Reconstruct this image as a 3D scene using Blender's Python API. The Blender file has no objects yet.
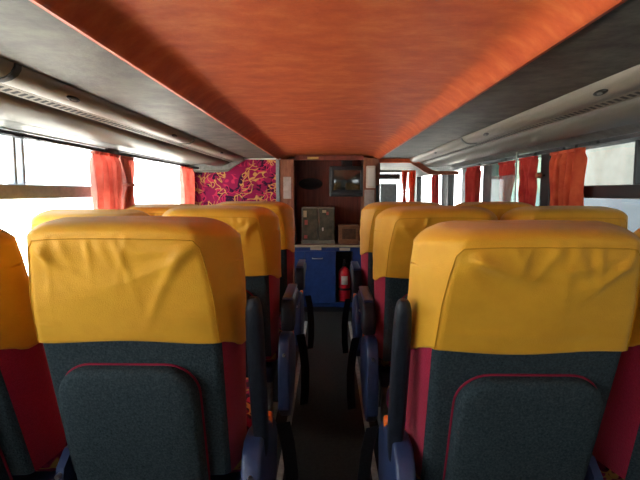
import bpy, bmesh, math, random
from mathutils import Vector, noise
random.seed(7)
SC = bpy.context.scene
COL = SC.collection
H = 1.10            # eye height above the deck floor
PI = math.pi

# ------------------------------------------------------------------ materials
def nm(name):
    m = bpy.data.materials.new(name); m.use_nodes = True
    nt = m.node_tree
    return m, nt, nt.nodes['Principled BSDF'], nt.nodes, nt.links

def plain(name, col, rough=.5, metal=0., spec=.5, coat=0.):
    m, nt, b, N, L = nm(name)
    b.inputs['Base Color'].default_value = (*col, 1)
    b.inputs['Roughness'].default_value = rough
    b.inputs['Metallic'].default_value = metal
    b.inputs['Specular IOR Level'].default_value = spec
    b.inputs['Coat Weight'].default_value = coat
    return m

def noisy(name, c1, c2, scale=30, rough=.8, detail=4, stretch=(1,1,1), bump=.0, bscale=None, lo=.35, hi=.65, sheen=0., spec=.3, c3=None):
    m, nt, b, N, L = nm(name)
    tc = N.new('ShaderNodeTexCoord'); mp = N.new('ShaderNodeMapping')
    mp.inputs['Scale'].default_value = stretch
    L.new(tc.outputs['Object'], mp.inputs['Vector'])
    n = N.new('ShaderNodeTexNoise'); n.inputs['Scale'].default_value = scale; n.inputs['Detail'].default_value = detail
    n.inputs['Roughness'].default_value = .65
    L.new(mp.outputs['Vector'], n.inputs['Vector'])
    r = N.new('ShaderNodeValToRGB')
    r.color_ramp.elements[0].position = lo; r.color_ramp.elements[0].color = (*c1, 1)
    r.color_ramp.elements[1].position = hi; r.color_ramp.elements[1].color = (*c2, 1)
    if c3:
        e = r.color_ramp.elements.new((lo+hi)/2); e.color = (*c3, 1)
    L.new(n.outputs['Fac'], r.inputs['Fac']); L.new(r.outputs['Color'], b.inputs['Base Color'])
    b.inputs['Roughness'].default_value = rough
    b.inputs['Specular IOR Level'].default_value = spec
    b.inputs['Sheen Weight'].default_value = sheen
    if bump:
        n2 = N.new('ShaderNodeTexNoise'); n2.inputs['Scale'].default_value = bscale or scale; n2.inputs['Detail'].default_value = 3
        L.new(tc.outputs['Object'], n2.inputs['Vector'])
        bp = N.new('ShaderNodeBump'); bp.inputs['Strength'].default_value = bump; bp.inputs['Distance'].default_value = .004
        L.new(n2.outputs['Fac'], bp.inputs['Height']); L.new(bp.outputs['Normal'], b.inputs['Normal'])
    return m

def glass(name, tint=(1,1,1), gloss=.06, milky=0.):
    m, nt, b, N, L = nm(name)
    N.remove(b); out = N['Material Output']
    t = N.new('ShaderNodeBsdfTransparent'); t.inputs['Color'].default_value = (*tint, 1)
    g = N.new('ShaderNodeBsdfGlossy'); g.inputs['Roughness'].default_value = .03
    mx = N.new('ShaderNodeMixShader'); mx.inputs['Fac'].default_value = gloss
    L.new(t.outputs[0], mx.inputs[1]); L.new(g.outputs[0], mx.inputs[2])
    last = mx
    if milky:
        d = N.new('ShaderNodeBsdfDiffuse'); d.inputs['Color'].default_value = (.8,.82,.8,1)
        tl = N.new('ShaderNodeBsdfTranslucent'); tl.inputs['Color'].default_value = (.8,.82,.8,1)
        a = N.new('ShaderNodeMixShader'); a.inputs['Fac'].default_value = .5
        L.new(d.outputs[0], a.inputs[1]); L.new(tl.outputs[0], a.inputs[2])
        mm = N.new('ShaderNodeMixShader'); mm.inputs['Fac'].default_value = milky
        L.new(mx.outputs[0], mm.inputs[1]); L.new(a.outputs[0], mm.inputs[2]); last = mm
    L.new(last.outputs[0], out.inputs['Surface'])
    return m

def curtain_mat(name, c1, c2, tr=.28):
    m, nt, b, N, L = nm(name)
    out = N['Material Output']
    tc = N.new('ShaderNodeTexCoord')
    n = N.new('ShaderNodeTexNoise'); n.inputs['Scale'].default_value = 14; n.inputs['Detail'].default_value = 3
    L.new(tc.outputs['Object'], n.inputs['Vector'])
    r = N.new('ShaderNodeValToRGB')
    r.color_ramp.elements[0].position = .35; r.color_ramp.elements[0].color = (*c1, 1)
    r.color_ramp.elements[1].position = .65; r.color_ramp.elements[1].color = (*c2, 1)
    L.new(n.outputs['Fac'], r.inputs['Fac'])
    L.new(r.outputs['Color'], b.inputs['Base Color'])
    b.inputs['Roughness'].default_value = .8; b.inputs['Specular IOR Level'].default_value = .2
    t = N.new('ShaderNodeBsdfTranslucent'); L.new(r.outputs['Color'], t.inputs['Color'])
    mx = N.new('ShaderNodeMixShader'); mx.inputs['Fac'].default_value = tr
    L.new(b.outputs[0], mx.inputs[1]); L.new(t.outputs[0], mx.inputs[2]); L.new(mx.outputs[0], out.inputs['Surface'])
    return m

def squiggle(name):
    """magenta moquette with curling yellow and dark strokes"""
    m, nt, b, N, L = nm(name)
    tc = N.new('ShaderNodeTexCoord')
    def strokes(scale, dist, lo, hi, off):
        mp = N.new('ShaderNodeMapping'); mp.inputs['Location'].default_value = off
        L.new(tc.outputs['Object'], mp.inputs['Vector'])
        nz = N.new('ShaderNodeTexNoise'); nz.inputs['Scale'].default_value = scale*.55; nz.inputs['Detail'].default_value = 1
        L.new(mp.outputs['Vector'], nz.inputs['Vector'])
        ad = N.new('ShaderNodeMixRGB'); ad.blend_type = 'ADD'; ad.inputs['Fac'].default_value = dist
        L.new(mp.outputs['Vector'], ad.inputs['Color1']); L.new(nz.outputs['Color'], ad.inputs['Color2'])
        v = N.new('ShaderNodeTexVoronoi'); v.feature = 'DISTANCE_TO_EDGE'; v.inputs['Scale'].default_value = scale
        L.new(ad.outputs['Color'], v.inputs['Vector'])
        r = N.new('ShaderNodeValToRGB')
        r.color_ramp.elements[0].position = lo; r.color_ramp.elements[0].color = (1,1,1,1)
        r.color_ramp.elements[1].position = hi; r.color_ramp.elements[1].color = (0,0,0,1)
        L.new(v.outputs['Distance'], r.inputs['Fac'])
        g = N.new('ShaderNodeTexNoise'); g.inputs['Scale'].default_value = scale*.9; g.inputs['Detail'].default_value = 0
        L.new(mp.outputs['Vector'], g.inputs['Vector'])
        gr = N.new('ShaderNodeValToRGB'); gr.color_ramp.elements[0].position = .46; gr.color_ramp.elements[1].position = .52
        L.new(g.outputs['Fac'], gr.inputs['Fac'])
        mu = N.new('ShaderNodeMath'); mu.operation = 'MULTIPLY'
        L.new(r.outputs['Color'], mu.inputs[0]); L.new(gr.outputs['Color'], mu.inputs[1])
        return mu
    base = (.215,.007,.050,1)
    cur = None
    for (sc, ds, lo, hi, off, c) in ((12,.35,.07,.12,(3,1,2),(.030,.004,.024,1)), (11,.5,.05,.09,(0,5,1),(.46,.022,.075,1)), (11,.45,.035,.07,(7,2,4),(.50,.25,.07,1))):
        s = strokes(sc, ds, lo, hi, off)
        mx = N.new('ShaderNodeMixRGB'); L.new(s.outputs[0], mx.inputs['Fac'])
        if cur is None: mx.inputs['Color1'].default_value = base
        else: L.new(cur.outputs['Color'], mx.inputs['Color1'])
        mx.inputs['Color2'].default_value = c; cur = mx
    L.new(cur.outputs['Color'], b.inputs['Base Color'])
    b.inputs['Roughness'].default_value = .9; b.inputs['Specular IOR Level'].default_value = .2
    return m

M = {}
M['yellow'] = noisy('yellow_stretch_fabric', (.68,.325,.014), (.76,.38,.020), 9, .55, bump=.25, bscale=420, sheen=.15, spec=.3)
M['yellow_seam'] = plain('yellow_seam', (.56,.265,.013), .7, spec=.2)
M['teal'] = noisy('dark_teal_moquette', (.014,.022,.026), (.048,.066,.074), 200, .95, bump=.6, bscale=260, spec=.15, lo=.32, hi=.70)
M['magenta'] = noisy('magenta_moquette', (.30,.008,.035), (.40,.014,.052), 220, .9, bump=.4, bscale=300, sheen=.2, spec=.15)
M['squiggle'] = squiggle('patterned_magenta_moquette')
M['navy'] = noisy('navy_plastic', (.022,.036,.095), (.034,.052,.130), 40, .38, spec=.5)
M['armblack'] = noisy('dark_vinyl', (.007,.008,.013), (.012,.014,.022), 60, .5, spec=.4, bump=.2, bscale=200)
M['orange_button'] = plain('orange_button', (.85,.16,.02), .35)
M['metal'] = plain('steel', (.55,.55,.53), .35, 1.)
M['dull_metal'] = noisy('dull_aluminium', (.24,.26,.23), (.40,.42,.38), 30, .5, spec=.4)
M['black'] = plain('black_rubber', (.010,.011,.012), .6)
M['strap'] = noisy('black_webbing', (.006,.006,.008), (.016,.016,.018), 150, .8)
M['carpet'] = noisy('black_green_floor', (.006,.008,.007), (.020,.024,.021), 60, .75, bump=.3, bscale=200, spec=.35)
M['orange'] = noisy('orange_vinyl', (.44,.062,.020), (.69,.190,.062), 10, .55, detail=15, stretch=(1.,1.5,1.), bump=.25, bscale=70, lo=.28, hi=.74, spec=.3, c3=(.57,.105,.031))
M['orange_edge'] = noisy('orange_vinyl_edge', (.56,.075,.020), (.70,.150,.036), 7, .40, detail=6, stretch=(3,1,1), bump=.2, bscale=60, lo=.3, hi=.7, spec=.5)
M['greyceil'] = noisy('grey_mottled_panel', (.030,.027,.022), (.125,.115,.096), 9, .55, detail=12, lo=.36, hi=.68, bump=.3, bscale=45, spec=.25)
M['rail'] = noisy('warm_grey_plastic', (.165,.140,.108), (.225,.195,.155), 12, .48, spec=.35, stretch=(1,.1,1))
M['roll'] = noisy('grey_plastic_duct', (.100,.090,.072), (.140,.127,.104), 8, .50, stretch=(1,.12,1), spec=.3)
M['soffit'] = noisy('dark_grey_soffit', (.10,.10,.095), (.17,.17,.16), 20, .5)
M['wall'] = noisy('grey_wall_lining', (.20,.20,.19), (.28,.28,.27), 20, .6)
M['darkframe'] = plain('black_window_rubber', (.014,.015,.016), .45)
M['greyframe'] = noisy('grey_window_frame', (.16,.18,.18), (.22,.24,.24), 25, .5)
M['brownedge'] = noisy('brown_leatherette', (.22,.060,.028), (.32,.095,.045), 25, .5, bump=.2, bscale=120)
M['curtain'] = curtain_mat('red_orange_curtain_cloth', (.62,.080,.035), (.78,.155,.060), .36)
M['curtain_bloom'] = curtain_mat('bloom_paled_curtain_cloth', (.74,.30,.25), (.86,.44,.37), .6)  # red cloth paled and thinned to imitate the bloom of the left windows
M['piping'] = plain('dark_red_piping', (.20,.006,.026), .7, spec=.2)
M['veilframe'] = noisy('veil_paled_window_frame', (.36,.39,.42), (.46,.49,.52), 25, .5)  # frame grey lightened and cooled to imitate the glare veil on the left
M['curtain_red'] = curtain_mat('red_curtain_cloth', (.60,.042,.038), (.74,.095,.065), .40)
M['maroon'] = noisy('maroon_wood', (.10,.018,.012), (.20,.042,.026), 5, .45, detail=7, stretch=(9,9,.8), spec=.4)
M['brownpost'] = noisy('worn_brown_post', (.17,.052,.028), (.30,.115,.06), 9, .55, detail=6, stretch=(4,4,.8))
M['palepost'] = noisy('pale_worn_laminate', (.30,.24,.21), (.44,.36,.32), 14, .6)
M['blue'] = noisy('blue_laminate', (.012,.040,.165), (.020,.060,.220), 14, .45, spec=.4)
M['counter'] = noisy('worn_beige_edge', (.30,.25,.17), (.48,.42,.30), 30, .5, stretch=(1,6,6))
M['red'] = plain('extinguisher_red', (.56,.010,.030), .28, coat=.4)
M['white'] = plain('off_white', (.62,.61,.57), .5)
M['beige'] = plain('beige_plastic', (.55,.50,.42), .5)
M['tvcase'] = plain('dark_tv_plastic', (.022,.024,.027), .45)
M['screen'] = plain('tv_screen_glass', (.030,.032,.026), .10, spec=.9, coat=.5)
M['oval'] = plain('black_speaker_cloth', (.007,.009,.011), .7)
M['card'] = noisy('brown_box_board', (.15,.070,.032), (.24,.115,.055), 18, .7, stretch=(1,1,5))
M['carddark'] = noisy('dark_box_print', (.055,.026,.014), (.10,.045,.022), 30, .7)
M['casemetal'] = noisy('greyish_case_metal', (.12,.12,.095), (.22,.21,.16), 14, .35, spec=.6)
M['caseglass'] = noisy('clouded_case_door', (.035,.042,.030), (.12,.11,.075), 11, .18, detail=5, spec=.8)
M['reflred'] = plain('red_reflection_spot', (.34,.055,.038), .5)  # colour of a warm reflection on the case doors
M['reflsand'] = plain('sand_reflection_spot', (.46,.36,.20), .5)  # colour of a beige reflection on the case doors
M['glass'] = glass('window_glass', (.97,.98,.97), .05)
M['greenglass'] = glass('green_window_glass', (.80,.93,.86), .06)
M['acrylic'] = glass('scuffed_acrylic', (.92,.95,.93), .06, .16)
M['plaster'] = noisy('pale_stained_plaster', (.085,.080,.060), (.155,.152,.130), 1.6, .9, detail=12, bump=.3, bscale=12, lo=.25, hi=.55)
M['dado'] = noisy('blue_grey_render', (.080,.093,.104), (.105,.120,.132), 2.5, .9, detail=8)
M['ground'] = noisy('pale_concrete_yard', (.55,.53,.49), (.64,.62,.58), 2, .9, detail=6)
M['slot'] = plain('dark_slot', (.010,.010,.010), .7)
M['lens'] = plain('dark_lamp_lens', (.012,.012,.013), .5, spec=.3)
M['yellowplate'] = plain('yellow_plate', (.52,.36,.10), .5)

# ------------------------------------------------------------------ mesh helpers
def link(o, parent=None):
    COL.objects.link(o)
    if parent is not None: o.parent = parent
    return o

def mesh_obj(name, verts, faces, mat, parent=None, smooth=True, sub=0, loc=(0,0,0)):
    me = bpy.data.meshes.new(name); me.from_pydata([tuple(v) for v in verts], [], faces)
    bm = bmesh.new(); bm.from_mesh(me)
    bmesh.ops.recalc_face_normals(bm, faces=bm.faces); bm.to_mesh(me); bm.free()
    for p in me.polygons: p.use_smooth = smooth
    me.materials.append(M[mat])
    o = bpy.data.objects.new(name, me); o.location = loc
    if sub:
        s = o.modifiers.new('sub', 'SUBSURF'); s.levels = sub; s.render_levels = sub
    return link(o, parent)

class MB:
    """collects simple shapes into one mesh"""
    def __init__(s): s.v = []; s.f = []
    def add(s, v, f):
        n = len(s.v); s.v += [tuple(p) for p in v]; s.f += [tuple(i+n for i in q) for q in f]; return s
    def box(s, x0, x1, y0, y1, z0, z1, bev=0.):
        bm = bmesh.new(); bmesh.ops.create_cube(bm, size=1)
        for v in bm.verts:
            v.co = Vector(((x0+x1)/2 + v.co.x*(x1-x0), (y0+y1)/2 + v.co.y*(y1-y0), (z0+z1)/2 + v.co.z*(z1-z0)))
        if bev: bmesh.ops.bevel(bm, geom=list(bm.edges), offset=bev, segments=3, affect='EDGES', profile=.5)
        bm.verts.ensure_lookup_table(); bm.verts.index_update()
        s.add([v.co for v in bm.verts], [[v.index for v in f.verts] for f in bm.faces]); bm.free(); return s
    def prism_y(s, prof, y0, y1):
        n = len(prof)
        v = [(x, y0, z) for x, z in prof] + [(x, y1, z) for x, z in prof]
        f = [(i, (i+1) % n, n+(i+1) % n, n+i) for i in range(n)] + [tuple(range(n)), tuple(range(2*n-1, n-1, -1))]
        return s.add(v, f)
    def prism_x(s, prof, x0, x1):
        n = len(prof)
        v = [(x0, y, z) for y, z in prof] + [(x1, y, z) for y, z in prof]
        f = [(i, (i+1) % n, n+(i+1) % n, n+i) for i in range(n)] + [tuple(range(n)), tuple(range(2*n-1, n-1, -1))]
        return s.add(v, f)
    def tube(s, path, r, k=10, closed=False):
        P = [Vector(p) for p in path]; n = len(P); rings = []
        up = Vector((0, 0, 1)); prev = None
        for i, p in enumerate(P):
            a = P[(i-1) % n] if (closed or i > 0) else p
            b = P[(i+1) % n] if (closed or i < n-1) else p
            t = (b-a).normalized()
            if prev is None:
                nrm = t.cross(up)
                if nrm.length < 1e-3: nrm = t.cross(Vector((1, 0, 0)))
            else: nrm = prev - t*prev.dot(t)
            nrm.normalize(); prev = nrm; bn = t.cross(nrm)
            rr = r[i] if isinstance(r, (list, tuple)) else r
            rings.append([p + (nrm*math.cos(2*PI*j/k) + bn*math.sin(2*PI*j/k))*rr for j in range(k)])
        v = [q for g in rings for q in g]; f = []
        for i in range(n if closed else n-1):
            i2 = (i+1) % n
            for j in range(k): f.append((i*k+j, i*k+(j+1) % k, i2*k+(j+1) % k, i2*k+j))
        if not closed: f += [tuple(range(k-1, -1, -1)), tuple((n-1)*k+j for j in range(k))]
        return s.add(v, f)
    def lathe(s, prof, cx, cy, k=24):
        n = len(prof); v = [(cx+r*math.cos(2*PI*j/k), cy+r*math.sin(2*PI*j/k), z) for r, z in prof for j in range(k)]
        f = [(i*k+j, i*k+(j+1) % k, (i+1)*k+(j+1) % k, (i+1)*k+j) for i in range(n-1) for j in range(k)]
        f += [tuple(range(k-1, -1, -1)), tuple((n-1)*k+j for j in range(k))]
        return s.add(v, f)
    def ellipsoid_disc(s, c, ax, ay, an, k=24, rings=((1,0),(1,.5),(.85,1),)):
        """a raised oval: centre c, half axes ax, ay (vectors), height an (vector)"""
        c, ax, ay, an = map(Vector, (c, ax, ay, an))
        v = [c + ax*(r*math.cos(2*PI*j/k)) + ay*(r*math.sin(2*PI*j/k)) + an*h for r, h in rings for j in range(k)]
        n = len(rings)
        f = [(i*k+j, i*k+(j+1) % k, (i+1)*k+(j+1) % k, (i+1)*k+j) for i in range(n-1) for j in range(k)]
        f += [tuple(range(k-1, -1, -1)), tuple((n-1)*k+j for j in range(k))]
        return s.add(v, f)
    def build(s, name, mat, parent=None, smooth=False, loc=(0,0,0), sub=0):
        o = mesh_obj(name, s.v, s.f, mat, parent, smooth, sub, loc)
        if smooth: auto(o)
        return o

def auto(o, deg=35):
    me = o.data
    bm = bmesh.new(); bm.from_mesh(me)
    for e in bm.edges:
        if len(e.link_faces) == 2: e.smooth = e.calc_face_angle(0) < math.radians(deg)
    bm.to_mesh(me); bm.free()

def tag(o, label=None, cat=None, group=None, kind=None):
    if label: o['label'] = label
    if cat: o['category'] = cat
    if group: o['group'] = group
    if kind: o['kind'] = kind
    return o

def struct(o, label, cat):
    return tag(o, label, cat, kind='structure')

def empty(name, loc, rz=0.):
    o = bpy.data.objects.new(name, None); o.location = loc; o.rotation_euler = (0, 0, rz); o.empty_display_size = .1
    COL.objects.link(o); return o

# ------------------------------------------------------------------ the setting
YB, YF = -2.6, 7.0
WX = 1.20
struct(MB().box(-1.3, 1.3, YB, YF+.1, -.06, 0).build('floor', 'carpet'), 'dark carpeted floor of the aisle between the seats', 'floor')
# central ceiling tray with sloping padded sides
half = [(.470,1.398),(.466,1.390),(.458,1.387),(.450,1.390),(.444,1.397),(.430,1.408),(.415,1.418),(.400,1.426),(.385,1.431),(.365,1.434),(.2,1.437),(0,1.438)]
half = [(x*.968, z) for x, z in half]
prof = [(-x, z) for x, z in half] + [(x, z) for x, z in half[-2::-1]] + [(.470,1.3995),(.470,1.50),(-.470,1.50),(-.470,1.3995)]
c = MB().prism_y(prof, YB, 4.86).build('ceiling', 'orange', smooth=True)
struct(c, 'orange vinyl centre ceiling running the length of the deck', 'ceiling')
for sgn, nme, side in ((-1, 'ceiling_left', 'left'), (1, 'ceiling_right', 'right')):
    x0, x1 = sorted((sgn*.4705, sgn*1.30))
    struct(MB().box(x0, x1, YB, YF+.1, 1.40, 1.50).build(nme, 'greyceil'), 'mottled grey ceiling strip above the %s overhead duct' % side, 'ceiling')
struct(MB().box(-.485, .485, 4.86, YF+.1, 1.40, 1.50).build('ceiling_front', 'greyceil'), 'grey ceiling beyond the front cabinet', 'ceiling')
struct(MB().box(-1.3, 1.3, YB-.06, YB, 0, 1.5).build('wall_rear', 'wall'), 'grey rear wall of the bus deck behind the viewer', 'wall')

ZS, ZTL, ZTR = .70, 1.352, 1.325  # left window tops raised to imitate bloom spilling over the soffit
WIN_L = [(-1.95,-.50),(-.38,1.12),(1.24,2.74),(2.86,4.36),(4.62,5.7),(5.8,6.85)]
WIN_R = [(-1.95,-.50),(-.38,1.12),(1.24,2.71),(2.82,3.73),(3.90,4.35),(4.51,5.08),(5.31,6.85)]
for sgn, wins, nme in ((-1, WIN_L, 'wall_left'), (1, WIN_R, 'wall_right')):
    ZT = ZTL if sgn < 0 else ZTR
    mb = MB(); a, b = sorted((sgn*WX, sgn*(WX+.07)))
    mb.box(a, b, YB, YF+.1, -2.45, ZS).box(a, b, YB, YF+.1, ZT, 1.40)
    ys = [YB] + [y for w in wins for y in w] + [YF+.1]
    for i in range(0, len(ys), 2): mb.box(a, b, ys[i], ys[i+1], ZS, ZT)
    struct(mb.build(nme, 'soffit'), 'grey %s side wall of the bus with its row of windows' % ('left' if sgn < 0 else 'right'), 'wall')

WN = [0]
def window(sgn, y0, y1, bar=False, mull=None, mat='glass', frame='darkframe', fw=.025, label=''):
    WN[0] += 1; ZT = ZTL if sgn < 0 else ZTR
    root = empty('window_%d' % WN[0], (sgn*(WX+.03), (y0+y1)/2, ZS))
    struct(root, label, 'window')
    d = (y1-y0)/2; hgt = ZT-ZS; fr = MB()
    fr.box(-.03,.03,-d,-d+fw,0,hgt).box(-.03,.03,d-fw,d,0,hgt).box(-.03,.03,-d,d,0,fw).box(-.03,.03,-d,d,hgt-.02,hgt)
    fr.build('frame', frame, root)
    bz = 0
    if bar:
        MB().box(-.035,.035,-d+fw,d-fw,.372,.43,.006).box(-.042,.042,-d+fw,d-fw,.388,.398).build('crossbar', frame, root)
        bz = .43
    if mull is not None:
        for k in mull:
            MB().box(-.015,.015,k-(y0+y1)/2-.008,k-(y0+y1)/2+.008,bz,hgt-.02,.003).build('mullion', frame, root)
    MB().box(-.003,.003,-d+fw,d-fw,fw,hgt-.02).build('glass_pane', mat, root)
    return root
LN = ['behind the viewer, rear of the left side', 'beside the viewer on the left side', 'with divided top sash beside the front left seats', 'beside the second left seat row', 'in the left wall beyond the patterned partition', 'frontmost in the left wall']
for i, w in enumerate(WIN_L):
    window(-1, *w, bar=(i in (1, 2)), mull=([1.945, 2.00] if i == 2 else None), frame='veilframe' if i == 2 else 'darkframe', label='bright side window ' + LN[i])
RN = ['behind the viewer, rear of the right side', 'beside the viewer on the right side', 'with black crossbar facing the pale plaster wall', 'beside the second right seat row behind the curtains', 'narrow, in front of the stair guard', 'bright, seen just ahead of the right duct end', 'frontmost on the right side']
for i, w in enumerate(WIN_R):
    window(1, *w, bar=(i in (1, 2)), mull=([2.02] if i == 2 else [3.17] if i == 3 else None), mat='greenglass' if i == 3 else 'glass',
           frame='greyframe' if i in (3,) else 'darkframe', label='side window ' + RN[i])

# front wall with windscreen
fw = MB()
fw.box(-1.27,1.27,YF,YF+.07,0,.55).box(-1.27,1.27,YF,YF+.07,1.37,1.40).box(-1.27,-1.1,YF,YF+.07,.55,1.37).box(1.16,1.27,YF,YF+.07,.55,1.37)
struct(fw.build('wall_front', 'soffit'), 'front wall of the deck under the windscreen', 'wall')
WN[0] += 1
ws = empty('window_%d' % WN[0], (0, YF+.035, .55)); struct(ws, 'front windscreen seen through the gap right of the cabinet', 'window')
MB().box(-1.1,1.16,-.004,.004,0,.82).build('glass_pane', 'glass', ws)
MB().box(-1.1,1.0,-.05,-.01,.725,.80,.005).build('visor_band', 'darkframe', ws)
MB().box(-1.1,1.0,-.06,-.01,.803,.815,.003).build('visor_rail', 'brownedge', ws)
# floor trims along both seat plinths
for i, sgn in enumerate((-1, 1)):
    a, b = sorted((sgn*.172, sgn*.196))
    t = MB().box(a, b, YB, 4.15, 0, .010, .003).build('trim_%d' % (i+1), 'dull_metal')
    struct(t, 'pale metal floor strip along the %s seats' % ('left' if sgn < 0 else 'right'), 'trim')
# outside: plaster wall on the right, pale yard
struct(MB().box(3.0, 3.2, -6, 9.3, -2.6, 1.085).build('building_wall', 'dado').parent or bpy.data.objects['building_wall'], 'blue grey lower part of the wall outside the right windows', 'wall')
struct(MB().box(3.03, 3.2, -6, 9.3, 1.085, 5.0).build('building_wall_plaster', 'plaster'), 'pale stained plaster wall outside the right windows', 'wall')
struct(MB().box(-40, 40, -40, 40, -2.7, -2.6).build('ground', 'ground'), 'pale yard outside the bus', 'ground')

struct(MB().box(1.180,1.1995,2.708,2.822,.70,1.325,.004).build('trim_7', 'darkframe'), 'black post between the two nearest right windows', 'trim')
# ------------------------------------------------------------------ overhead ducts
def duct(sgn, y1, name_label):
    root = empty('overhead_duct', (0, 0, 0)); tag(root, name_label, 'overhead duct', 'overhead ducts above the windows')
    S = lambda pr: [(sgn*x, z) for x, z in pr]
    rail = [(.733,1.3995),(.734,1.392),(.742,1.379),(.757,1.369),(.775,1.364),(.795,1.364),(.810,1.368),(.816,1.376),(.816,1.3995)]
    r = MB().prism_y(S(rail), YB, y1).build('front_rail', 'rail', root, True)
    MB().prism_y(S([(.813,1.3995),(.813,1.3685),(.852,1.3600),(.852,1.3995)]), YB, y1).build('vent_strip', 'rail', root)
    v = MB(); y = YB+.1
    while y < y1-.05:
        xa, xb = sorted((sgn*.823, sgn*.843)); v.add([(sgn*x_, y_, z_) for y_ in (y, y+.017) for x_, z_ in ((.824,1.3655),(.843,1.3612),(.843,1.3660),(.824,1.3700))], [(0,1,2,3),(7,6,5,4),(0,4,5,1),(1,5,6,2),(2,6,7,3),(3,7,4,0)]); y += .034
    v.build('vent_slots', 'slot', root)
    roll = [(.860,1.3995),(.859,1.362),(.865,1.350),(.880,1.340),(.902,1.330),(.930,1.3245),(.962,1.3225),(.995,1.3245),(1.025,1.330),(1.05,1.341),(1.065,1.356),(1.07,1.3995)]
    MB().prism_y(S(roll), YB, y1).build('duct_body', 'roll', root, True)
    zo = 1.302 if sgn > 0 else 1.338  # left soffit lifted to match, bloom put into its shape
    sof = [(1.0705,1.3995),(1.0705,1.350),(1.1985,zo),(1.1985,1.3995)]
    MB().prism_y(S(sof), YB, y1).build('soffit', 'soffit', root)
    # collars joining rail lengths and reading lights
    for yc in ((1.20, 2.77) if sgn < 0 else (2.80, 1.05)):
        big = [(x*1.0 + (x-.775)*.10, 1.3995 if z > 1.399 else z-.004) for x, z in rail]
        MB().prism_y(S(big), yc-.012, yc+.012).build('rail_collar', 'slot' if yc == 1.20 else 'soffit', root, True)
    for yl in ((-.4, .6, 1.49, 2.46, 3.55) if sgn < 0 else (-.4, .6, 1.42, 2.42, 3.55)):
        tx, tz = sgn*.83, -.55; nx_, nz_ = -sgn*.55, -.83
        c0 = Vector((sgn*.7495, yl, 1.3735))
        l = MB().ellipsoid_disc(c0, (tx*.0085,0,tz*.0085), (0,.036,0), (nx_*.005,0,nz_*.005)).build('reading_light', 'lens', root, True)
        MB().ellipsoid_disc(c0+Vector((nx_*.004,0,nz_*.004)), (tx*.0045,0,tz*.0045), (0,.014,0), (nx_*.003,0,nz_*.003)).build('lamp_lens', 'soffit', l, True)
    return root, rail, roll
dl, rail, roll = duct(-1, 4.40, 'long grey overhead duct above the overexposed left windows')
pth = [(-.735,4.41,1.385),(-.775,4.415,1.366),(-.82,4.42,1.340),(-.86,4.42,1.308),(-.885,4.42,1.292),(-.93,4.42,1.286),(-1.05,4.42,1.284),(-1.19,4.42,1.284)]
MB().tube(pth, .013, 12).build('end_tube', 'roll', dl, True)
endp = [(-.735,1.3995),(-.735,1.375),(-.79,1.345),(-.83,1.32),(-.87,1.30),(-.93,1.294),(-1.195,1.292),(-1.195,1.3995)]
MB().prism_y(endp, 4.401, 4.425).build('end_plate', 'soffit', dl)
dr, _, _ = duct(1, 4.62, 'long grey overhead duct above the right windows')
endp = [(.725,1.3995),(.728,1.372),(.76,1.360),(.82,1.325),(.88,1.285),(.93,1.262),(1.0,1.255),(1.195,1.260),(1.195,1.29),(1.06,1.29),(1.0,1.292),(.95,1.302),(.90,1.330),(.85,1.365),(.84,1.3995)]
MB().prism_y(endp, 4.621, 4.68).build('end_panel', 'brownedge', dr, True)

# ------------------------------------------------------------------ curtains
def curtain(x, y0, y1, ztop, zbot, label, folds=5, tie=None, tiey=None, mat='curtain', group='window curtains', amp=.032, seed=1, rz=0):
    root = empty('curtain', (x, (y0+y1)/2, zbot), rz); tag(root, label, 'curtain', group)
    rnd = random.Random(seed); ph = rnd.random()*6
    nz, ny = 26, folds*16; V = []; F = []
    for iz in range(nz+1):
        t = iz/nz; z = t*(ztop-zbot)
        w = (y1-y0)/2*(.84+.16*t); cy = 0
        if tie is not None:
            k = math.exp(-((z+zbot-tie)/.10)**2); w *= 1-.42*k; cy += (tiey or 0)*k
            if z+zbot < tie: cy += (tiey or 0)*(1-k)*.5
        for iy in range(ny+1):
            u = iy/ny
            yy = cy + (u*2-1)*w + .006*math.sin(9*t+u*11+ph)
            a = amp*(.75+.5*noise.noise(Vector((u*4, t*1.5, seed))))
            sw = math.sin(u*folds*2*PI+ph+.8*math.sin(t*2.2+ph)); xx = a*math.copysign(abs(sw)**.75, sw)*(.55 if t > .96 else 1) + .006*noise.noise(Vector((u*9, t*5, seed+9)))
            V.append((xx, yy, z))
    W = ny+1
    for iz in range(nz):
        for iy in range(ny): F.append((iz*W+iy, iz*W+iy+1, (iz+1)*W+iy+1, (iz+1)*W+iy))
    c = mesh_obj('cloth', V, F, mat, root, True)
    s = c.modifiers.new('thick', 'SOLIDIFY'); s.thickness = .003
    MB().box(-.012,.012,-(y1-y0)/2,(y1-y0)/2,ztop-zbot-.014,ztop-zbot).build('heading', mat, root)
    if tie is not None:
        w = (y1-y0)/2*.62
        pts = [(amp*1.35*math.cos(q), (tiey or 0)+w*math.sin(q), tie-zbot) for q in [2*PI*j/24 for j in range(24)]]
        MB().tube(pts, .008, 8, True).build('tieback', mat, root, True)
    return root
CX = 1.135
curtain(CX, 2.28, 2.58, 1.298, .68, 'wide red orange curtain beside the black crossbar window on the right', 5, seed=3)
curtain(CX, 2.78, 3.00, 1.296, 1.0, 'deep red curtain just ahead of the black right window post', 5, mat='curtain_red', seed=4, amp=.02)
curtain(CX+.025, 3.15, 3.43, 1.296, .68, 'faded red curtain behind the clear scuffed panel', 5, tie=1.03, tiey=.03, mat='curtain_red', seed=5, amp=.02)
curtain(CX, 3.82, 4.10, 1.296, .68, 'deep red curtain at the front end of the right duct', 5, mat='curtain_red', seed=6)
curtain(CX, 5.26, 5.46, 1.30, .68, 'thin dark red curtain gathered between the two bright front right windows', 4, mat='curtain_red', seed=7)
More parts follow.
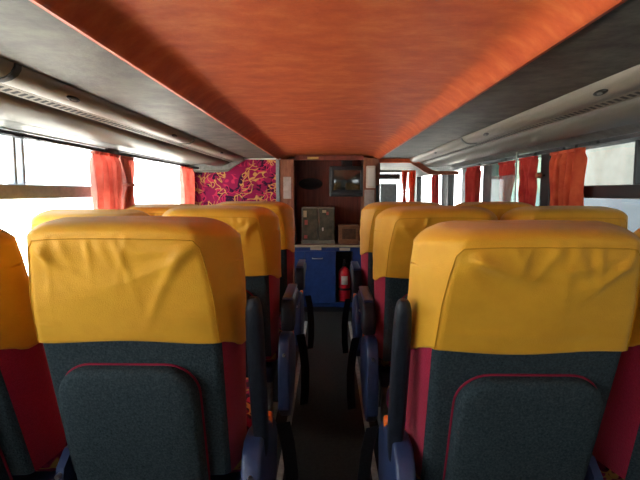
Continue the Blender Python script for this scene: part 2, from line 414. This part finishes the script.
curtain(1.025, 6.715, 6.785, 1.385, .60, 'tied orange curtain in the front right corner nearer the windscreen side', 3, tie=1.10, tiey=0, seed=8, rz=PI/2)
curtain(1.125, 6.705, 6.795, 1.385, .60, 'tied orange curtain in the front right corner nearer the side window', 3, tie=1.10, tiey=0, seed=9, rz=PI/2)
curtain(-CX, 2.42, 2.70, 1.298, .68, 'red curtain washed out by window glow behind the front left seat, nearer of the pair', 5, mat='curtain_bloom', seed=10)
curtain(-CX, 2.72, 2.91, 1.298, 1.0, 'red curtain washed out by window glow behind the front left seat, farther of the pair', 5, tie=1.14, tiey=.02, mat='curtain_bloom', seed=11, amp=.02)
curtain(-CX, 3.87, 4.17, 1.298, .68, 'red curtain washed pink by window glow next to the patterned partition', 5, mat='curtain_bloom', seed=12)
for sgn, yy, lab in ((-1, 4.38, 'black curtain track under the left duct'), (1, 4.60, 'black curtain track under the right duct')):
    r = empty('curtain_track', (sgn*1.135, 0, 1.306)); tag(r, lab, 'curtain track')
    MB().box(-.010,.010,1.0,yy,-.006,.010).build('rail', 'darkframe', r)
    for y in ((2.12,2.30,2.42,2.75,3.2,3.75) if sgn > 0 else (1.72,1.85,1.95,2.85,3.95)):
        MB().box(-.022,.022,y,y+.07,-.006,.006,.003).build('clip', 'black', r)
k = empty('curtain_hook', (1.185, 2.765, 1.19)); tag(k, 'small dark red knob on the black right window post', 'hook')
MB().tube([(0,0,0),(-.03,0,0)], .006).build('stem', 'black', k, True)
MB().ellipsoid_disc((-.03,0,0), (0,.030,0), (0,0,.016), (-.018,0,0)).build('knob', 'brownedge', k, True)
g = empty('guard_panel', (1.098, 3.20, .75)); tag(g, 'clear scuffed guard panel standing in front of the faded red curtain', 'panel')
MB().box(-.003,.003,-.232,.20,.0,.452).build('sheet', 'acrylic', g)
MB().box(-.003,.003,-.242,-.232,0,.582,.001).build('edge_post', 'dull_metal', g)
MB().box(-.005,.005,-.232,.20,-.012,0,.002).build('bottom_rail', 'dull_metal', g)

# ------------------------------------------------------------------ seats
ZTOP = 1.052
def lerp(a, b, t): return a+(b-a)*t
def interp(tab, x):
    if x <= tab[0][0]: return tab[0][1]
    for (a, va), (b, vb) in zip(tab, tab[1:]):
        if x <= b: return lerp(va, vb, (x-a)/(b-a))
    return tab[-1][1]
def yrear(z): return (.77-z)*.27 if z > .30 else .127
WF = [(.40,.222),(.55,.228),(.75,.238),(.88,.240),(.96,.238),(1.06,.232)]
WR = [(.40,.196),(.77,.200),(.88,.194),(.95,.183),(1.00,.172),(1.06,.162)]
def section(z, n_rear=60):
    """half-ring points from rear centre round to front centre; returns list of (x, y_rel, zone)"""
    wf, wr = interp(WF, z), interp(WR, z)
    pts = []
    for i in range(n_rear//2+1):
        u = i/(n_rear//2); pts.append(((wr-.012)*u, .004*u**4))
    pts += [(wr-.003, .008), (wr+.004, .018)]
    for u in (.2,.4,.6,.8): pts.append((lerp(wr+.004, wf, u**.8), lerp(.018, .115, u)))
    pts += [(wf, .125), (wf-.003,.145), (wf-.014,.163), (wf-.032,.172), (wf-.055,.168), (wf-.08,.150), (wf-.11,.138), (.06,.132), (0,.130)]
    return pts
NREAR = 14          # indices 0..13 rear face, 14,15 corner
def surf(z, k, side, off, wr=None):
    """one point on the back at ring height z (values above 1 are the crown), ring index k on side +-1"""
    crown = max(0., z-1.0)
    zz = min(z, 1.0)
    P = section(zz)
    x, y = P[k]
    # crown: rings shrink and bend over
    t = crown/.10                  # 0..1
    if t > 0:
        ang = t*PI/2
        shrink = 1-math.cos(ang); rise = math.sin(ang)
        yc = .085
        x = x*(1-.24*shrink) if t < 1 else x*.76
        y = yc+(y-yc)*(1-.55*shrink)
        zz = 1.0 + .022*rise
    # outward offset
    cx, cy = 0, .08
    dx, dy = x-cx, y-cy
    ln = math.hypot(dx/.24, dy/.09) or 1
    x += off*dx/.24/ln*1.0; y += off*dy/.09/ln
    front = max(0., min(1., y/.15))
    hi = max(0., min(1., (z-.88)/.19)); hi = hi*hi*(3-2*hi)
    zz2 = zz + hi*(.010 + .013*front - .031*(abs(x)/.24)**6 - .008*(abs(x)/.24)**2)
    if zz < .95 and zz > .40: zz2 = zz
    return Vector((side*x, yrear(zz2)+y, zz2 + (off if crown > 0 else 0)*.8))

def ring_strip(zs, ks, off, sides=(1,-1), hem=None, wr=None):
    """grid over ring indices ks (rear centre -> front) mirrored if both sides"""
    V, F = [], []
    cols = [(k, -1) for k in reversed(ks)] + [(k, 1) for k in ks if not (k == 0 and len(sides) == 2)] if len(sides) == 2 else [(k, sides[0]) for k in ks]
    for iz, z in enumerate(zs):
        for k, s in cols:
            p = surf(z, k, s, off)
            if hem: p = hem(p, z, k, s)
            V.append(p)
    W = len(cols)
    for i in range(len(zs)-1):
        for j in range(W-1): F.append((i*W+j, i*W+j+1, (i+1)*W+j+1, (i+1)*W+j))
    return V, F, W

KN = len(section(.8))
def frange(a, b, n): return [a+(b-a)*i/n for i in range(n+1)]

def cover_mesh(seed):
    rnd = random.Random(seed)
    zs = frange(.77, 1.0, 40) + frange(1.0, 1.10, 9)[1:]
    folds = []
    for s in (-1, 1):                  # pulls fanning out of the two upper corners
        for q in range(rnd.randint(4, 5)):
            a = .15+.24*q+rnd.uniform(-.08,.08)
            folds.append((s*(.160+rnd.uniform(-.02,.01)), .985+rnd.uniform(-.02,.01), s, a, rnd.uniform(.003,.0060), rnd.uniform(.008,.015), rnd.uniform(.06,.15)))
    for _ in range(7):                 # small gathers under the top seam
        x = rnd.uniform(-.14,.14); folds.append((x, 1.005, rnd.choice((-1,1)), rnd.uniform(1.0,1.55), rnd.uniform(.003,.0055), rnd.uniform(.006,.011), rnd.uniform(.04,.12)))
    for _ in range(3):                 # slack above the hem
        folds.append((rnd.uniform(-.15,.15), rnd.uniform(.785,.84), rnd.choice((-1,1)), rnd.uniform(-.15,.15), .0022, .010, rnd.uniform(.1,.2)))
    def hem(p, z, k, s):
        q = p.copy()
        t = max(0., 1-(z-.77)/.10)
        y = p.y-yrear(p.z)
        q.z -= t*(.030*min(1., max(0., (y-.015)/.08)))
        q.z -= t*(.004*math.sin(p.x*17+seed))
        # stretch folds on the back face
        if z < 1.01:
            dsp = 0
            for (fx, fz, fs, a, am, wd, ln) in folds:
                dx, dz = q.x-fx, q.z-fz
                ux, uz = -fs*math.cos(a), -math.sin(a)
                al = dx*ux+dz*uz; ac = -dx*uz+dz*ux + .9*al*al*math.sin(fx*91+fz*57)
                if al < -.01: continue
                e = math.exp(-(al/ln)**2)*min(1, (al+.01)/.025)
                dsp += am*e*math.exp(-(ac/wd)**2)
            dsp += .0040*noise.noise(Vector((q.x*7, q.z*11, seed*3.1)))
            face = max(0., 1-max(0., y)/.03)
            q.y -= dsp*face
            q.x += s*(1-face)*max(0., min(1., (.98-z)/.08))*.0030*noise.noise(Vector((q.y*20, q.z*20, seed*1.7)))
        return q
    ks = list(range(KN))
    V, F, W = ring_strip(zs, ks, .0065, hem=hem)
    # close the front seam by merging first/last columns, cap the crown
    n = len(V); top = len(zs)-1
    F += [(i*W+W-1, i*W, (i+1)*W, (i+1)*W+W-1) for i in range(len(zs)-1)]
    cap = [top*W+j for j in range(W)]
    cz = sum((V[i] for i in cap), Vector())/W; V.append(cz + Vector((0,0,.003)))
    F += [(cap[j], cap[(j+1) % W], n) for j in range(W)]
    # hem turned under
    base = len(V); V += [Vector((V[j].x*.985, V[j].y + (.006 if V[j].y < .07 else -.006), V[j].z-.001)) for j in range(W)]
    F += [(j, (j+1) % W, base+(j+1) % W, base+j) for j in range(W)]
    return V, F, hem

def rounded_panel(hw, z0, z1, r, n=8):
    pts = [(-hw, z0), (hw, z0)]
    pts += [(hw-r+r*math.cos(a), z1-r+r*math.sin(a)) for a in frange(0, PI/2, n)]
    pts += [(-hw+r+r*math.cos(a), z1-r+r*math.sin(a)) for a in frange(PI/2, PI, n)]
    return pts

def pocket_meshes():
    """padded back board, and its piping"""
    hw, z0, z1, r = .157, .27, .712, .072
    V, F = [], []
    out = rounded_panel(hw, z0, z1, r)
    nseg = []
    # densify the straight edges
    P = []
    for i, p in enumerate(out):
        q = out[(i+1) % len(out)]
        d = math.hypot(q[0]-p[0], q[1]-p[1]); m = max(1, int(d/.03))
        for j in range(m): P.append((lerp(p[0], q[0], j/m), lerp(p[1], q[1], j/m)))
    cx, cz = 0, .50
    layers = [(1.0, .004), (1.0, -.022), (.985, -.032), (.95, -.039), (.88, -.043), (.6, -.046), (.3, -.047)]
    for s, d in layers:
        for x, z in P:
            dx, dz = (x-cx), (z-cz)
            inset = (1-s)*.16
            L = math.hypot(dx/hw, dz/.22)
            xx = cx+dx*(1 - (1-s)*(.9 if s < .9 else .16/.166*1.0)); zz = cz+dz*(1 - (1-s)*(.9 if s < .9 else .16/.22))
            V.append(Vector((xx, yrear(zz)+d, zz)))
    W = len(P)
    for i in range(len(layers)-1):
        for j in range(W): F.append((i*W+j, i*W+(j+1) % W, (i+1)*W+(j+1) % W, (i+1)*W+j))
    V.append(Vector((0, yrear(cz)-.047, cz))); t = (len(layers)-1)*W
    F += [(t+j, t+(j+1) % W, len(V)-1) for j in range(W)]
    pip = [(x*1.006, yrear(z)-.003, cz+(z-cz)*1.004) for x, z in P]
    return V, F, pip

SEATN = [0]
def hump(x0, x1, y0, y1, z0, z1, bev):
    return MB().box(x0, x1, y0, y1, z0, z1, bev)

def make_body():
    """shared meshes of one seat, facing +Y, aisle side at +x of the local frame when a=+1"""
    root = empty('bus_seat', (0,0,0)); return root

SHARE = {}
def part(key, name, builder, parent, cache=True):
    if cache and key in SHARE:
        o = SHARE[key].copy(); o.parent = parent; COL.objects.link(o)
        return o
    o = builder(parent); SHARE[key] = o
    return o

def seat(x, y, aisle, label, seed, arm='down', windowseat=False, recline=0):
    """aisle = +1 when the aisle lies on +x side of the seat, -1 otherwise"""
    root = empty('bus_seat', (x, y, 0)); tag(root, label, 'seat', 'bus seats in three rows')
    zs_body = frange(.40, .79, 14)
    def b_rear(p):
        V, F, W = ring_strip(zs_body, list(range(0, 33)), 0); return mesh_obj('back_panel', V, F, 'teal', p)
    part('rear', 'back_panel', b_rear, root)
    for s in (1, -1):
        def b_side(p, s=s):
            V, F, W = ring_strip(zs_body, list(range(32, 41)), 0, (s,)); return mesh_obj('side_bolster', V, F, 'magenta', p)
        part('side%d' % s, 'side_bolster', b_side, root)
    def b_front(p):
        V, F, W = ring_strip(zs_body, list(range(40, KN)), 0)
        # mirrored front strips meet at the centre
        V2, F2 = [], []
        for s in (1, -1):
            v, f, w = ring_strip(zs_body, list(range(40, KN)), 0, (s,)); n = len(V2); V2 += v; F2 += [tuple(i+n for i in q) for q in f]
        return mesh_obj('front_cushion', V2, F2, 'squiggle', p)
    part('front', 'front_cushion', b_front, root)
    V, F, hem = cover_mesh(seed)
    cov = mesh_obj('head_cover', V, F, 'yellow', root, True)
    # stitched seam round the edge of the back face
    pathl = [hem(surf(z, 31, -1, .0078), z, 31, -1) for z in frange(.772, .985, 18)]
    pathr = [hem(surf(z, 31, 1, .0078), z, 31, 1) for z in frange(.985, .772, 18)]
    patht = [hem(surf(.998, k, s, .0078), .998, k, s) for k, s in [(k, -1) for k in range(30, 0, -1)] + [(k, 1) for k in range(0, 31)]]
    MB().tube(pathl + patht + pathr, .0012, 6).build('seam', 'yellow_seam', cov, True)
    def b_pocket(p):
        V, F, pip = pocket_meshes(); return mesh_obj('back_board', V, F, 'teal', p)
    pk = part('pocket', 'back_board', b_pocket, root); pk.location.x = .009*(1 if x > 0 else -1)
    def b_pip(p):
        return MB().tube(pocket_meshes()[2], .0032, 8, True).build('piping', 'piping', p, True)
    part('pip', 'piping', b_pip, pk)
    # lower frame, cushion, legs
    def b_cush(p):
        mb = MB().box(-.225,.225,.20,.66,.33,.45,.04)
        return mb.build('seat_cushion', 'squiggle', p, True)
    part('cush', 'seat_cushion', b_cush, root)
    part('tray', 'seat_frame', lambda p: MB().box(-.20,.20,.16,.62,.26,.335,.012).build('seat_frame', 'navy', p, True), root)
    for s in (1, -1):
        part('leg%d' % s, 'leg', lambda p, s=s: MB().box(s*.16-.025,s*.16+.025,.24,.30,0,.265,.006).box(s*.16-.03,s*.16+.03,.20,.52,0,.02,.004).build('leg', 'dull_metal', p, True), root)
        def b_br(p, s=s):
            pr = [(.045,.30),(.20,.30),(.22,.40),(.17,.455),(.115,.46),(.075,.43)]
            return MB().prism_x(pr, s*.200, s*.220).build('hinge_bracket', 'navy', p)
        if not (s == aisle):
            br = part('br%d' % s, 'hinge_bracket', b_br, root)
            part('bolt%d' % s, 'bolt', lambda p, s=s: MB().tube([(s*.210,.074,.415),(s*.210,.058,.415)], .006, 10).build('bolt', 'metal', p, True), br)
    # aisle-side arm assembly
    ax = aisle*(.274 if aisle > 0 else .262)
    key = 'a%d' % aisle
    def b_shell(p):
        pr = [(.02,.20),(.03,.40),(.05,.465),(.09,.498),(.16,.495),(.26,.466),(.36,.432),(.42,.39),(.44,.34),(.42,.22),(.30,.14),(.10,.14)]
        bm = MB().prism_x(pr, ax-aisle*.014-.024, ax-aisle*.014+.024); o = bm.build('side_shell', 'navy', p)
        m = o.modifiers.new('bev', 'BEVEL'); m.width = .010; m.segments = 3; m.limit_method = 'ANGLE'; m.angle_limit = .9
        for q in o.data.polygons: q.use_smooth = True
        return o
    if not windowseat:
        sh = part('shell'+key, 'side_shell', b_shell, root)
        part('btn'+key, 'recline_button', lambda p: MB().box(ax-.010,ax+.010,.275,.312,.425,.474,.008).build('recline_button', 'orange_button', p, True), sh)
        part('sbolt'+key, 'bolt', lambda p: MB().tube([(ax-aisle*.014,.046,.43),(ax-aisle*.014,.026,.43)], .006, 10).build('bolt', 'metal', p, True), sh)
    # seat belt hanging towards the floor
        def b_belt(p):
            bm = MB(); pts = [(.30,.44,.040),(.33,.36,.052),(.36,.25,.060),(.37,.14,.058),(.40,.06,.050)]
            V = []
            for (yy, zz, o_) in pts:
                for d in (-.019, .019): V.append((ax+aisle*o_+d, yy+d*.5, zz))
            for (yy, zz, o_) in pts:
                for d in (-.019, .019): V.append((ax+aisle*o_+d, yy+d*.5+.003, zz))
            n = len(pts)*2; Fc = []
            for i in range(len(pts)-1):
                Fc += [(2*i,2*i+1,2*i+3,2*i+2), (n+2*i+1,n+2*i,n+2*i+2,n+2*i+3), (2*i,2*i+2,n+2*i+2,n+2*i), (2*i+3,2*i+1,n+2*i+1,n+2*i+3)]
            bm.add(V, Fc); return bm.build('seat_belt', 'strap', p, True)
        part('belt'+key, 'seat_belt', b_belt, root)
    if arm == 'up':
        def b_arm(p):
            bm = MB(); path = [(ax, .155, .41), (ax, .13, .50), (ax, .085, .65), (ax, .05, .78), (ax, .034, .850), (ax, .030, .868)]
            V = []; k = 16
            for i, (a, b_, c_) in enumerate(path):
                sc = (.7, 1, 1, 1, .9, .45)[i]
                for j in range(k):
                    q = 2*PI*j/k; cx, sx = math.cos(q), math.sin(q)
                    V.append((a+.021*sc*math.copysign(abs(cx)**.6, cx), b_+.027*sc*math.copysign(abs(sx)**.6, sx), c_))
            n = len(path)
            Fc = [(i*k+j, i*k+(j+1) % k, (i+1)*k+(j+1) % k, (i+1)*k+j) for i in range(n-1) for j in range(k)] + [tuple(range(k-1,-1,-1)), tuple((n-1)*k+j for j in range(k))]
            bm.add(V, Fc); return bm.build('armrest', 'armblack', p, True, sub=1)
        part('armup'+key, 'armrest', b_arm, root)
    elif arm == 'down':
        xx = ax if not windowseat else aisle*.255
        def b_arm(p):
            pr = [(.06,.520),(.05,.56),(.055,.61),(.075,.640),(.11,.655),(.25,.655),(.38,.648),(.42,.630),(.43,.605),(.41,.590),(.30,.585),(.20,.575),(.15,.52)]
            bm = MB().prism_x(pr, xx-.027, xx+.027); o = bm.build('armrest', 'armblack', p)
            m = o.modifiers.new('bev', 'BEVEL'); m.width = .012; m.segments = 3; m.limit_method = 'ANGLE'; m.angle_limit = .9
            for q in o.data.polygons: q.use_smooth = True
            return o
        a_ = part('armdown'+key+str(windowseat), 'armrest', b_arm, root)
        part('armlit'+key+str(windowseat), 'arm_lit_top', lambda p: MB().box(xx-.022,xx+.022,.085,.40,.650,.662,.005).build('arm_lit_top', 'navy', p, True), a_)  # bluish top slab, light falling on the armrest put into colour
    if recline:
        from mathutils import Matrix
        pv = Vector((0, .17, .40)); R = Matrix.Translation(pv) @ Matrix.Rotation(math.radians(recline), 4, 'X') @ Matrix.Translation(-pv)
        for ch in root.children:
            if ch.name.split('.')[0] in ('back_panel','side_bolster','front_cushion','head_cover','back_board'): ch.matrix_local = R @ Matrix.Translation(ch.location)
    return root

LX, RX = -.442, .429
LW, RW = -.940, .927
LR = [1.075, 1.97, 2.85]; RR = [1.055, 1.92, 2.76]
LAB = {
 'la': ['yellow covered bus seat left of the aisle, its teal back board in full view', 'yellow covered bus seat left of the aisle, directly behind the nearest left seat', 'farthest yellow covered bus seat left of the aisle, next to the blue cabinet'],
 'ra': ['yellow covered bus seat right of the aisle, its dark back board in full view', 'yellow covered bus seat right of the aisle, directly behind the nearest right seat', 'farthest yellow covered bus seat right of the aisle, below the television'],
 'lw': ['yellow and magenta bus seat cut off by the left edge of the photo', 'yellow covered bus seat at the left windows, just showing behind the nearest left seat', 'farthest yellow covered bus seat at the left windows, beside the patterned partition'],
 'rw': ['yellow and magenta bus seat cut off by the right edge of the photo', 'yellow covered bus seat under the crossbar window on the right', 'farthest yellow covered bus seat at the right windows, top just showing']}
for i in range(3):
    seat(LX, LR[i], 1, LAB['la'][i], 11+i, 'up' if i == 0 else 'down')
    seat(RX, RR[i], -1, LAB['ra'][i], 21+i, 'up' if i == 0 else 'down', False, 2.5 if i == 0 else 0)
for i in range(3):
    seat(LW, LR[i], 1, LAB['lw'][i], 31+i, 'none', True, 5)
    seat(RW, RR[i], -1, LAB['rw'][i], 41+i, 'none', True)

# ------------------------------------------------------------------ front end
YC = 4.5
# partition left: patterned fabric
struct(MB().box(-1.199,-.455,YC,YC+.05,0,1.3995).build('wall_partition', 'squiggle'), 'magenta partition with yellow squiggles at the front left', 'wall')
struct(MB().box(-.82,-.42,YC-.012,YC-.001,1.388,1.3995).build('trim_3', 'white'), 'pale strip along the top of the patterned partition', 'trim')
struct(MB().box(-.465,-.435,YC-.015,YC+.05,0,1.395,.004).build('trim_4', 'greyframe'), 'grey metal edge strip beside the patterned partition', 'trim')
struct(MB().box(-.62,.50,4.86,4.90,0,1.43).build('wall_front_recess', 'maroon'), 'maroon wooden back wall behind the counter', 'wall')
struct(MB().box(-.30,.315,YC+.02,YC+.08,1.385,1.425).build('trim_5', 'maroon'), 'maroon strip above the counter recess', 'trim')
pl = empty('partition_post', (-.365, YC, 0)); tag(pl, 'worn brown post left of the counter recess, pale patch on its face', 'post')
MB().box(-.069,.06,0,.36,0,1.39,.005).build('post_body', 'brownpost', pl)
MB().box(-.035,.035,-.008,0,1.04,1.235,.003).build('pale_patch', 'palepost', pl)
pr_ = empty('partition_post', (.385, YC, 0)); tag(pr_, 'worn orange brown post right of the television', 'post')
MB().box(-.069,.069,0,.36,0,1.40,.005).build('post_body', 'brownpost', pr_)
MB().box(.04,.066,-.012,.0,.6,1.16,.003).build('dark_edge', 'black', pr_)
MB().box(-.06,.03,-.006,0,.90,1.12,.002).build('pale_patch', 'palepost', pr_)
sb = empty('switch_box', (.380, YC-.001, 1.135)); tag(sb, 'pale flat box on the post right of the television', 'box')
MB().box(-.040,.040,-.045,0,0,.195,.006).build('case', 'beige', sb, True)
MB().box(-.030,.030,-.049,-.043,.02,.175,.003).build('cover_plate', 'white', sb, True)
struct(MB().box(.455,.84,4.56,4.62,1.362,1.3995,.006).build('trim_6', 'orange_edge'), 'orange lintel over the passage right of the cabinet', 'trim')

# blue cabinet
cb = empty('counter_cabinet', (0, YC, 0)); tag(cb, 'blue laminate cabinet under the beige counter at the front', 'cabinet')
x0, x1 = -.304, .314
b = MB()
b.box(x0,.075,.016,.355,.05,.605).box(.225,x1,0,.355,.05,.605).box(.075,.225,.0,.355,.05,.095).box(.075,.225,0,.355,.565,.605).box(.075,.225,.24,.355,.095,.565)
b.build('body', 'blue', cb)
MB().box(x0,x1,.03,.34,0,.05).build('plinth', 'black', cb)
MB().box(.075,.225,.226,.2395,.095,.565).box(.075,.078,.004,.2395,.095,.565).box(.222,.225,.004,.2395,.095,.565).box(.075,.225,.004,.2395,.095,.099).build('niche_lining', 'black', cb)
dr_ = MB().box(-.206,.070,-.006,.0155,.085,.565,.004).build('door', 'blue', cb)
hp = [(-.14,-.006,.503),(-.14,-.03,.503),(-.13,-.036,.503),(-.06,-.036,.503),(-.05,-.03,.503),(-.05,-.006,.503)]
MB().tube(hp, .005, 8).build('handle', 'metal', dr_, True)
MB().box(-.300,-.212,-.004,.0155,.085,.565,.004).build('side_panel', 'blue', cb)
MB().box(-.16,-.06,.006,.0155,.575,.600,.001).build('label_plate', 'beige', cb)
MB().box(.105,.20,-.004,0,.572,.596,.001).build('label_plate', 'beige', cb)
ct = empty('countertop', (0, YC, .606)); tag(ct, 'beige edged countertop across the blue cabinet', 'countertop')
MB().box(x0,x1,-.025,.355,0,.018).build('slab', 'maroon', ct)
MB().box(x0,x1,-.032,-.0255,-.001,.020,.002).build('edge_strip', 'counter', ct)

# fire extinguisher
fe = empty('fire_extinguisher', (.152, YC+.075, .0995)); tag(fe, 'red fire extinguisher in the niche of the blue cabinet', 'fire extinguisher')
MB().lathe([(.050,0),(.055,.006),(.056,.02),(.056,.245),(.053,.268),(.043,.288),(.028,.302),(.018,.306),(.017,.320)], 0, 0, 28).build('cylinder', 'red', fe, True)
lb = MB(); k = 10
V = []; Fc = []
for i in range(k+1):
    a = -PI/2-.55+1.1*i/k
    for z in (.155,.235): V.append((.0568*math.cos(a)+0, .0568*math.sin(a), z))
for i in range(k): Fc.append((2*i,2*i+2,2*i+3,2*i+1))
lo = mesh_obj('paper_label', V, Fc, 'white', fe); s = lo.modifiers.new('t', 'SOLIDIFY'); s.thickness = .0008; s.offset = 1
MB().lathe([(.0565,.100),(.0575,.103),(.0575,.118),(.0565,.121)], 0, 0, 28).build('band', 'black', fe, True)
MB().lathe([(.020,.318),(.020,.345),(.014,.352)], 0, 0, 16).box(-.008,.008,-.030,-.010,.326,.340,.002).build('valve', 'black', fe, True)
MB().box(-.009,.009,-.085,.02,.352,.360,.003).box(-.008,.008,-.08,.01,.372,.380,.003).box(-.008,.008,.0,.02,.350,.380,.003).build('lever', 'black', fe, True)
MB().tube([(.018,0,.335),(.045,-.005,.340),(.062,-.01,.31),(.066,-.01,.24),(.064,-.01,.14)], .007, 8).build('hose', 'black', fe, True)

# television hung in the recess
tv = empty('television', (.172, YC+.05, 1.058)); tag(tv, 'small dark tube television mounted above the counter', 'television')
MB().box(-.160,.160,0,.06,0,.275,.012).box(-.135,.135,.055,.25,.015,.255,.03).build('casing', 'tvcase', tv, True)
V, Fc = [], []
nx, nz = 12, 9
for j in range(nz+1):
    for i in range(nx+1):
        u, w = i/nx*2-1, j/nz*2-1
        V.append((u*.118, -.012+.012*(u*u*.6+w*w*.4), .150+w*.088))
Fc = [(j*(nx+1)+i, j*(nx+1)+i+1, (j+1)*(nx+1)+i+1, (j+1)*(nx+1)+i) for j in range(nz) for i in range(nx)]
mesh_obj('screen', V, Fc, 'screen', tv)
MB().box(-.142,.142,-.014,.004,.238,.252,.003).box(-.142,.142,-.014,.004,.046,.060,.003).box(-.142,-.120,-.014,.004,.046,.252,.003).box(.120,.142,-.014,.004,.046,.252,.003).build('bezel', 'tvcase', tv, True)
MB().box(-.14,.14,-.008,.002,.012,.036,.002).build('control_strip', 'black', tv, True)
MB().box(-.05,.05,.08,.20,.25,.372,.004).build('ceiling_bracket', 'black', tv)

sp = empty('oval_speaker', (-.168, 4.8605, 1.178)); tag(sp, 'black oval speaker grille on the maroon wall', 'speaker')
MB().ellipsoid_disc((0,0,0), (.115,0,0), (0,0,.056), (0,-.016,0), 32).build('rim', 'black', sp, True)
MB().ellipsoid_disc((0,-.012,0), (.092,0,0), (0,0,.042), (0,-.012,0), 32, ((1,0),(.9,.5),(.5,.9),(.2,1))).build('grille', 'oval', sp, True)
yp = MB().box(-.05,.05,-.008,0,0,.020,.002).build('small_plate', 'yellowplate', None, loc=(-.135, YC+.019, 1.392)); tag(yp, 'small yellowish plate under the ceiling above the oval speaker', 'plate')

ca = empty('display_case', (-.090, YC+.10, .6245)); tag(ca, 'small metal case with two clouded doors standing on the counter', 'case')
MB().box(-.152,.152,0,.20,0,.335,.004).build('body', 'casemetal', ca)
for s in (-1, 1):
    d = MB().box(s*.0755-.070,s*.0755+.070,-.012,-.0005,.035,.325,.003).build('door', 'caseglass', ca)
    for (px, pz, w, h, mt) in (((-.055,.245,.03,.06,'reflsand'),(-.045,.175,.028,.045,'reflred'),(-.05,.05,.03,.03,'reflred')) if s < 0 else ((-.03,.285,.035,.025,'reflsand'),(.0,.265,.022,.03,'reflred'))):
        MB().box(s*.0755+px-w/2+.01,s*.0755+px+w/2+.01,-.0135,-.0125,pz,pz+h).build('reflection_spot', mt, d)  # painted reflection on the glossy door, a thin coloured patch
    if s > 0: MB().box(.035,.050,-.022,-.012,.12,.15,.003).build('latch', 'metal', d, True)
MB().box(-.155,.155,-.018,-.0005,0,.028,.003).build('base_rail', 'casemetal', ca)
bx = empty('wooden_box', (.190, YC+.08, .6245)); tag(bx, 'small brown box with dark printed front on the counter', 'box')
MB().box(-.092,.092,0,.18,0,.168,.003).build('body', 'card', bx)
MB().box(-.060,.065,-.003,-.0003,.045,.140,.001).build('front_print', 'carddark', bx)
MB().box(-.095,.095,-.006,.185,.150,.172,.003).build('lid', 'card', bx)
gb = empty('grey_cabinet', (.83, 6.72, 0)); tag(gb, 'dark grey box shape below the windscreen in the front passage', 'box')
MB().box(-.13,.09,0,.2,0,1.195,.01).build('body', 'greyframe', gb)
MB().box(-.135,.095,-.01,.205,1.196,1.21,.003).build('lid', 'soffit', gb)

# ------------------------------------------------------------------ light
w = bpy.data.worlds.new('overcast'); SC.world = w; w.use_nodes = True
N, L = w.node_tree.nodes, w.node_tree.links
bg = N['Background']
tc = N.new('ShaderNodeTexCoord'); sx = N.new('ShaderNodeSeparateXYZ'); L.new(tc.outputs['Generated'], sx.inputs[0])
rp = N.new('ShaderNodeValToRGB')
rp.color_ramp.elements[0].position = .0; rp.color_ramp.elements[0].color = (.92,.97,1,1)
rp.color_ramp.elements[1].position = 1.; rp.color_ramp.elements[1].color = (.80,.90,1,1)
L.new(sx.outputs['Z'], rp.inputs['Fac']); L.new(rp.outputs['Color'], bg.inputs['Color'])
bg.inputs['Strength'].default_value = 4.0
sun = bpy.data.lights.new('sun', 'SUN'); sun.energy = 34.0; sun.angle = .02; sun.color = (1,.96,.88)
so = bpy.data.objects.new('sun', sun); so.rotation_euler = (math.radians(8), math.radians(32), 0); COL.objects.link(so)

# ------------------------------------------------------------------ camera
cam = bpy.data.cameras.new('camera'); cam.lens = 500/640*36; cam.sensor_width = 36; cam.clip_start = .02; cam.clip_end = 200
co = bpy.data.objects.new('camera', cam); COL.objects.link(co)
co.location = (0, 0, H)
co.rotation_euler = (PI/2 - math.atan(48/500), 0, math.atan(8/500))
SC.camera = co
SC.view_settings.view_transform = 'Standard'; SC.view_settings.look = 'None'
SC.view_settings.gamma = 1; SC.view_settings.use_curve_mapping = False
SC.view_settings.exposure = 1.15
